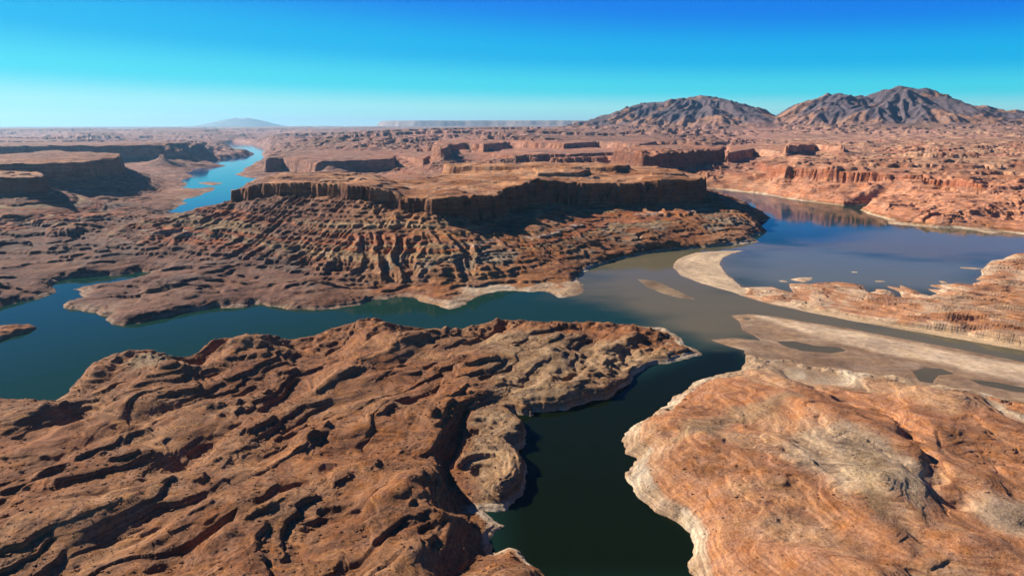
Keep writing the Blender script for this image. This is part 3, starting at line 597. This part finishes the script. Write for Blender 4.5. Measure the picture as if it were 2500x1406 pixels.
for k in sorted(names):
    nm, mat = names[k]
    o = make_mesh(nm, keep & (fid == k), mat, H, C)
    if o is None: continue
    o['label'], o['category'] = META[k]
    if k < 20: o['kind'] = 'structure'
    elif nm == 'islet': o['group'] = 'low pale islets in the bay'

# ------------------------------------------------------------------ loose blocks under the ledges and sparse desert scrub
def scatter(name, weight, count, size, flat_, mat, seed, label, cat, colour=None):
    rg = np.random.RandomState(seed)
    area = (CELL * cellx).astype(np.float64); p = (np.clip(weight, 0, 1) * area).ravel(); p /= p.sum()
    pk = rg.choice(len(p), count, p=p); x = X.ravel()[pk] + rg.uniform(-.5, .5, count) * CELL.ravel()[pk]; y = Y.ravel()[pk] + rg.uniform(-.5, .5, count) * CELL.ravel()[pk]; z = H.ravel()[pk]
    r = size * rg.uniform(.5, 1, count) ** 2 * rg.uniform(.6, 1.5, count)
    if flat_ == 'block':
        b = np.array([(a, c, d) for a in (-1, 1) for c in (-1, 1) for d in (-.7, .7)], f4); F = np.array([(0, 1, 3, 2), (4, 6, 7, 5), (0, 4, 5, 1), (2, 3, 7, 6), (0, 2, 6, 4), (1, 5, 7, 3)])
    else:
        b = np.array([(1, 0, .3), (.3, .95, .3), (-.8, .6, .3), (-.8, -.6, .3), (.3, -.95, .3), (.45, .3, 1), (-.5, .2, .95), (.1, -.5, 1.05)], f4)
        F = np.array([(0, 1, 5, 5), (1, 2, 6, 5), (2, 3, 6, 6), (3, 4, 7, 6), (4, 0, 5, 7), (5, 6, 7, 7), (4, 3, 2, 1), (4, 1, 0, 0)])
    a = rg.uniform(0, 6.283, count); ca, sa = np.cos(a)[:, None], np.sin(a)[:, None]
    q = b[None] * (1 + rg.uniform(-.35, .35, (count, len(b), 3))); qx = q[..., 0] * ca - q[..., 1] * sa; qy = q[..., 0] * sa + q[..., 1] * ca
    v = np.stack([x[:, None] + qx * r[:, None], y[:, None] + qy * r[:, None], z[:, None] + (q[..., 2] * .8 + .1) * r[:, None]], -1)
    nb = len(b); faces = (F[None] + (np.arange(count) * nb)[:, None, None]).reshape(-1, 4)
    fl = [list(dict.fromkeys(f)) for f in faces.tolist()]
    me = bpy.data.meshes.new(name); me.from_pydata(v.reshape(-1, 3), [], fl)
    at_ = me.attributes.new('rock', 'FLOAT_COLOR', 'POINT'); cc = np.ones((count * nb, 4), f4)
    cc[:, :3] = np.repeat(C.reshape(-1, 3)[pk], nb, 0) if colour is None else colour
    at_.data.foreach_set('color', cc.ravel()); me.materials.append(mat)
    o = bpy.data.objects.new(name, me); sc.collection.objects.link(o); o['kind'] = 'stuff'; o['label'] = label; o['category'] = cat
inview = (np.abs(U) < 1.1) & (H > 1.5)
scatter('rock_rubble', (riser + .25 * near * sm(60, 20, sdl)) * (1 - .6 * nearB) * inview, 8000, 1.4, 'block', M_near, 5, 'broken rock blocks strewn below the ledges of both near headlands', 'rubble')
M_brush = rock_mat('brush', .6, .1, .3, 0, .9)
scatter('desert_scrub', near * (1 - .6 * nearB) * sm(-.3, .4, fbm(X, Y, 90, 3, 341)) * (1 - riser) * inview * (H > 8), 14000, .8, 'bush', M_brush, 9, 'sparse dark desert scrub dotting the near headlands', 'scrub', (.075, .065, .035, )[:3])

# ------------------------------------------------------------------ water
sub = slice(None, None, 4)
Xw, Yw = X[sub, sub], Y[sub, sub]
nw, mw = Xw.shape
wn = fbm(Xw, Yw, 500, 4, 401); wn2 = fbm(Xw / 2, Yw, 160, 4, 403)
sdx = np.maximum.reduce([sdN, sdA, sdB])[sub, sub]; sdSR = np.maximum(sdS, sdR)[sub, sub]
def px_of(Xa, Ya):
    q = Ya * math.cos(PITCH) + CAM_H * math.sin(PITCH); return q
Wc = np.broadcast_to(col(.010, .040, .030), Xw.shape + (3,)).copy()                  # green channel water
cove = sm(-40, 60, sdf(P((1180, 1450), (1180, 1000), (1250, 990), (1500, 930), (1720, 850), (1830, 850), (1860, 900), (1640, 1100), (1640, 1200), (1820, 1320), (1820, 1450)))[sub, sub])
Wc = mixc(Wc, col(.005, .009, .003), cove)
mud = sm(-140, 120, sdf(P((1430, 640), (1500, 625), (1600, 612), (1850, 595), (1950, 600), (2100, 560), (2700, 560), (2700, 620), (2450, 620), (2300, 640), (2000, 605), (1830, 615), (1770, 700), (2700, 880), (2700, 930), (1850, 800), (1720, 830), (1600, 770), (1450, 730)))[sub, sub] + 90 * wn2)
Wc = mixc(Wc, col(.155, .125, .070), mud * .9)
bay = sm(-160, 160, sdf(P((1850, 612), (2000, 606), (2300, 640), (2450, 650), (2400, 710), (1850, 710), (1770, 660)))[sub, sub] + 50 * wn2)
Wc = mixc(Wc, col(.13, .14, .12), bay)
blue = sm(-200, 300, sdf([(-3600, 3600), (-600, 3600), (-300, 9000), (-5000, 25000), (-12000, 25000)])[sub, sub])
Wc = mixc(Wc, col(.012, .06, .18), blue)  # blue sky reflection painted into the far channel's water colour
nb = sm(-200, 200, sdf(P((1720, 455), (1900, 480), (1960, 520), (2100, 560), (2000, 590), (1860, 560), (1700, 490)))[sub, sub] + 80 * wn2)
Wc = mixc(Wc, col(.02, .06, .11), nb)  # reflected sky blue added to the right channel's water colour
Wc = mixc(Wc, col(.18, .12, .065), sm(-14, 0, sdSR) * .55 * (1 - cove))
m, N, L = nodes('lake_water')
out = N('ShaderNodeOutputMaterial'); bs = N('ShaderNodeBsdfPrincipled'); L(bs.outputs[0], out.inputs[0])
ac = N('ShaderNodeVertexColor', layer_name='silt_sky'); geo = N('ShaderNodeNewGeometry')
L(ac.outputs[0], bs.inputs['Base Color']); bs.inputs['IOR'].default_value = 1.33; bs.inputs['Specular IOR Level'].default_value = .06
bs.inputs['Roughness'].default_value = .06
n = N('ShaderNodeTexNoise'); n.inputs['Scale'].default_value = .12; n.inputs['Detail'].default_value = 5; L(geo.outputs['Position'], n.inputs['Vector'])
b = N('ShaderNodeBump'); b.inputs['Strength'].default_value = .25; b.inputs['Distance'].default_value = .12; L(n.outputs[0], b.inputs['Height']); L(b.outputs[0], bs.inputs['Normal'])
M_water = m
me = bpy.data.meshes.new('lake_water')
ww = np.arange(nw * mw).reshape(nw, mw); rows = Yw[:, 0] < 26000; rw = int(rows.sum())
q = np.stack([ww[:rw - 1, :-1], ww[:rw - 1, 1:], ww[1:rw, 1:], ww[1:rw, :-1]], -1).reshape(-1, 4)
me.vertices.add(rw * mw); me.vertices.foreach_set('co', np.stack([Xw[:rw], Yw[:rw], np.zeros_like(Xw[:rw])], -1).astype(f4).ravel())
me.loops.add(q.size); me.loops.foreach_set('vertex_index', q.astype(np.int32).ravel()); me.polygons.add(len(q)); me.polygons.foreach_set('loop_start', np.arange(0, q.size, 4, dtype=np.int32))
at_ = me.attributes.new('silt_sky', 'FLOAT_COLOR', 'POINT'); cc = np.ones((rw * mw, 4), f4); cc[:, :3] = Wc[:rw].reshape(-1, 3); at_.data.foreach_set('color', cc.ravel())
me.update(calc_edges=True); me.materials.append(M_water)
wo = bpy.data.objects.new('lake_water', me); sc.collection.objects.link(wo)
wo['kind'] = 'structure'; wo['label'] = 'green, brown and blue lake water winding between the cliffs'; wo['category'] = 'lake'

# ------------------------------------------------------------------ air
m, N, L = nodes('haze_air')
out = N('ShaderNodeOutputMaterial'); vol = N('ShaderNodeVolumePrincipled'); L(vol.outputs[0], out.inputs['Volume'])
vol.inputs['Color'].default_value = (.30, .66, 1, 1); vol.inputs['Density'].default_value = .5 / 62000; vol.inputs['Anisotropy'].default_value = .4
me = bpy.data.meshes.new('haze')
x0, x1, y0, y1, z0, z1 = -125000, 125000, -3000, 120000, -16, 1850
vv = [(x, y, z) for z in (z0, z1) for y in (y0, y1) for x in (x0, x1)]
me.from_pydata(vv, [], [(0, 2, 3, 1), (4, 5, 7, 6), (0, 1, 5, 4), (2, 6, 7, 3), (0, 4, 6, 2), (1, 3, 7, 5)]); me.materials.append(m)
hz = bpy.data.objects.new('haze', me); sc.collection.objects.link(hz); hz['kind'] = 'stuff'; hz['label'] = 'thin blue haze over the far canyon country'; hz['category'] = 'haze'

# ------------------------------------------------------------------ sun and sky
SUN_EL, SUN_AZ = math.radians(29), math.radians(-62)      # azimuth from straight ahead, negative = left
sd = (math.sin(SUN_AZ) * math.cos(SUN_EL), math.cos(SUN_AZ) * math.cos(SUN_EL), math.sin(SUN_EL))
sl = bpy.data.lights.new('sun', 'SUN'); sl.energy = 5.0; sl.angle = math.radians(.5); sl.color = (1, .93, .82)
so = bpy.data.objects.new('sun', sl); sc.collection.objects.link(so)
from mathutils import Vector
so.rotation_euler = Vector(sd).to_track_quat('Z', 'Y').to_euler(); so.location = (0, 0, 3000)
w = bpy.data.worlds.new('World'); sc.world = w; w.use_nodes = True; nt = w.node_tree; nt.nodes.clear()
def N(t, **k):
    n = nt.nodes.new(t)
    for a, b in k.items(): setattr(n, a, b)
    return n
out = N('ShaderNodeOutputWorld'); bg = N('ShaderNodeBackground'); sky = N('ShaderNodeTexSky', sky_type='NISHITA'); sky.sun_disc = False
sky.sun_elevation = SUN_EL; sky.sun_rotation = SUN_AZ; sky.altitude = 1500; sky.air_density = 1.0; sky.dust_density = .3; sky.ozone_density = 2.5
hs = N('ShaderNodeMix', data_type='RGBA')
L = nt.links.new
tc = N('ShaderNodeTexCoord'); sp = N('ShaderNodeSeparateXYZ'); L(tc.outputs['Generated'], sp.inputs[0])
def M(op, a, b):
    n = N('ShaderNodeMath', operation=op)
    for i, q in enumerate((a, b)):
        if isinstance(q, (int, float)): n.inputs[i].default_value = q
        else: L(q, n.inputs[i])
    return n.outputs[0]
# the sky is paler and more cyan towards the sun (left)
zz = M('MULTIPLY', M('ADD', sp.outputs[2], 0.0), M('ADD', 1.0, M('MULTIPLY', sp.outputs[0], .38)))
rp = N('ShaderNodeValToRGB'); L(zz, rp.inputs[0]); cr = rp.color_ramp; cr.interpolation = 'EASE'
SK = [(0, (.72, .95, .90)), (.022, (.42, .90, .90)), (.055, (.06, .72, .88)), (.10, (.0, .46, .86)), (.17, (.0, .21, .84)), (.26, (.0, .055, .34)), (1, (.0, .012, .07))]
while len(cr.elements) < len(SK): cr.elements.new(.5)
for e, (p_, c_) in zip(cr.elements, SK): e.position = p_; e.color = (*c_, 1)
bgs = N('ShaderNodeVectorMath', operation='SCALE'); L(sky.outputs[0], bgs.inputs[0]); bgs.inputs['Scale'].default_value = .1
hs.inputs[0].default_value = .985; L(bgs.outputs[0], hs.inputs['A']); L(rp.outputs[0], hs.inputs['B'])
L(hs.outputs['Result'], bg.inputs[0]); bg.inputs[1].default_value = .62; L(bg.outputs[0], out.inputs[0])
sc.view_settings.view_transform = 'Standard'; sc.view_settings.look = 'None'; sc.view_settings.exposure = .7; sc.view_settings.gamma = 1
sc.cycles.max_bounces = 4; sc.cycles.diffuse_bounces = 2; sc.cycles.volume_bounces = 0
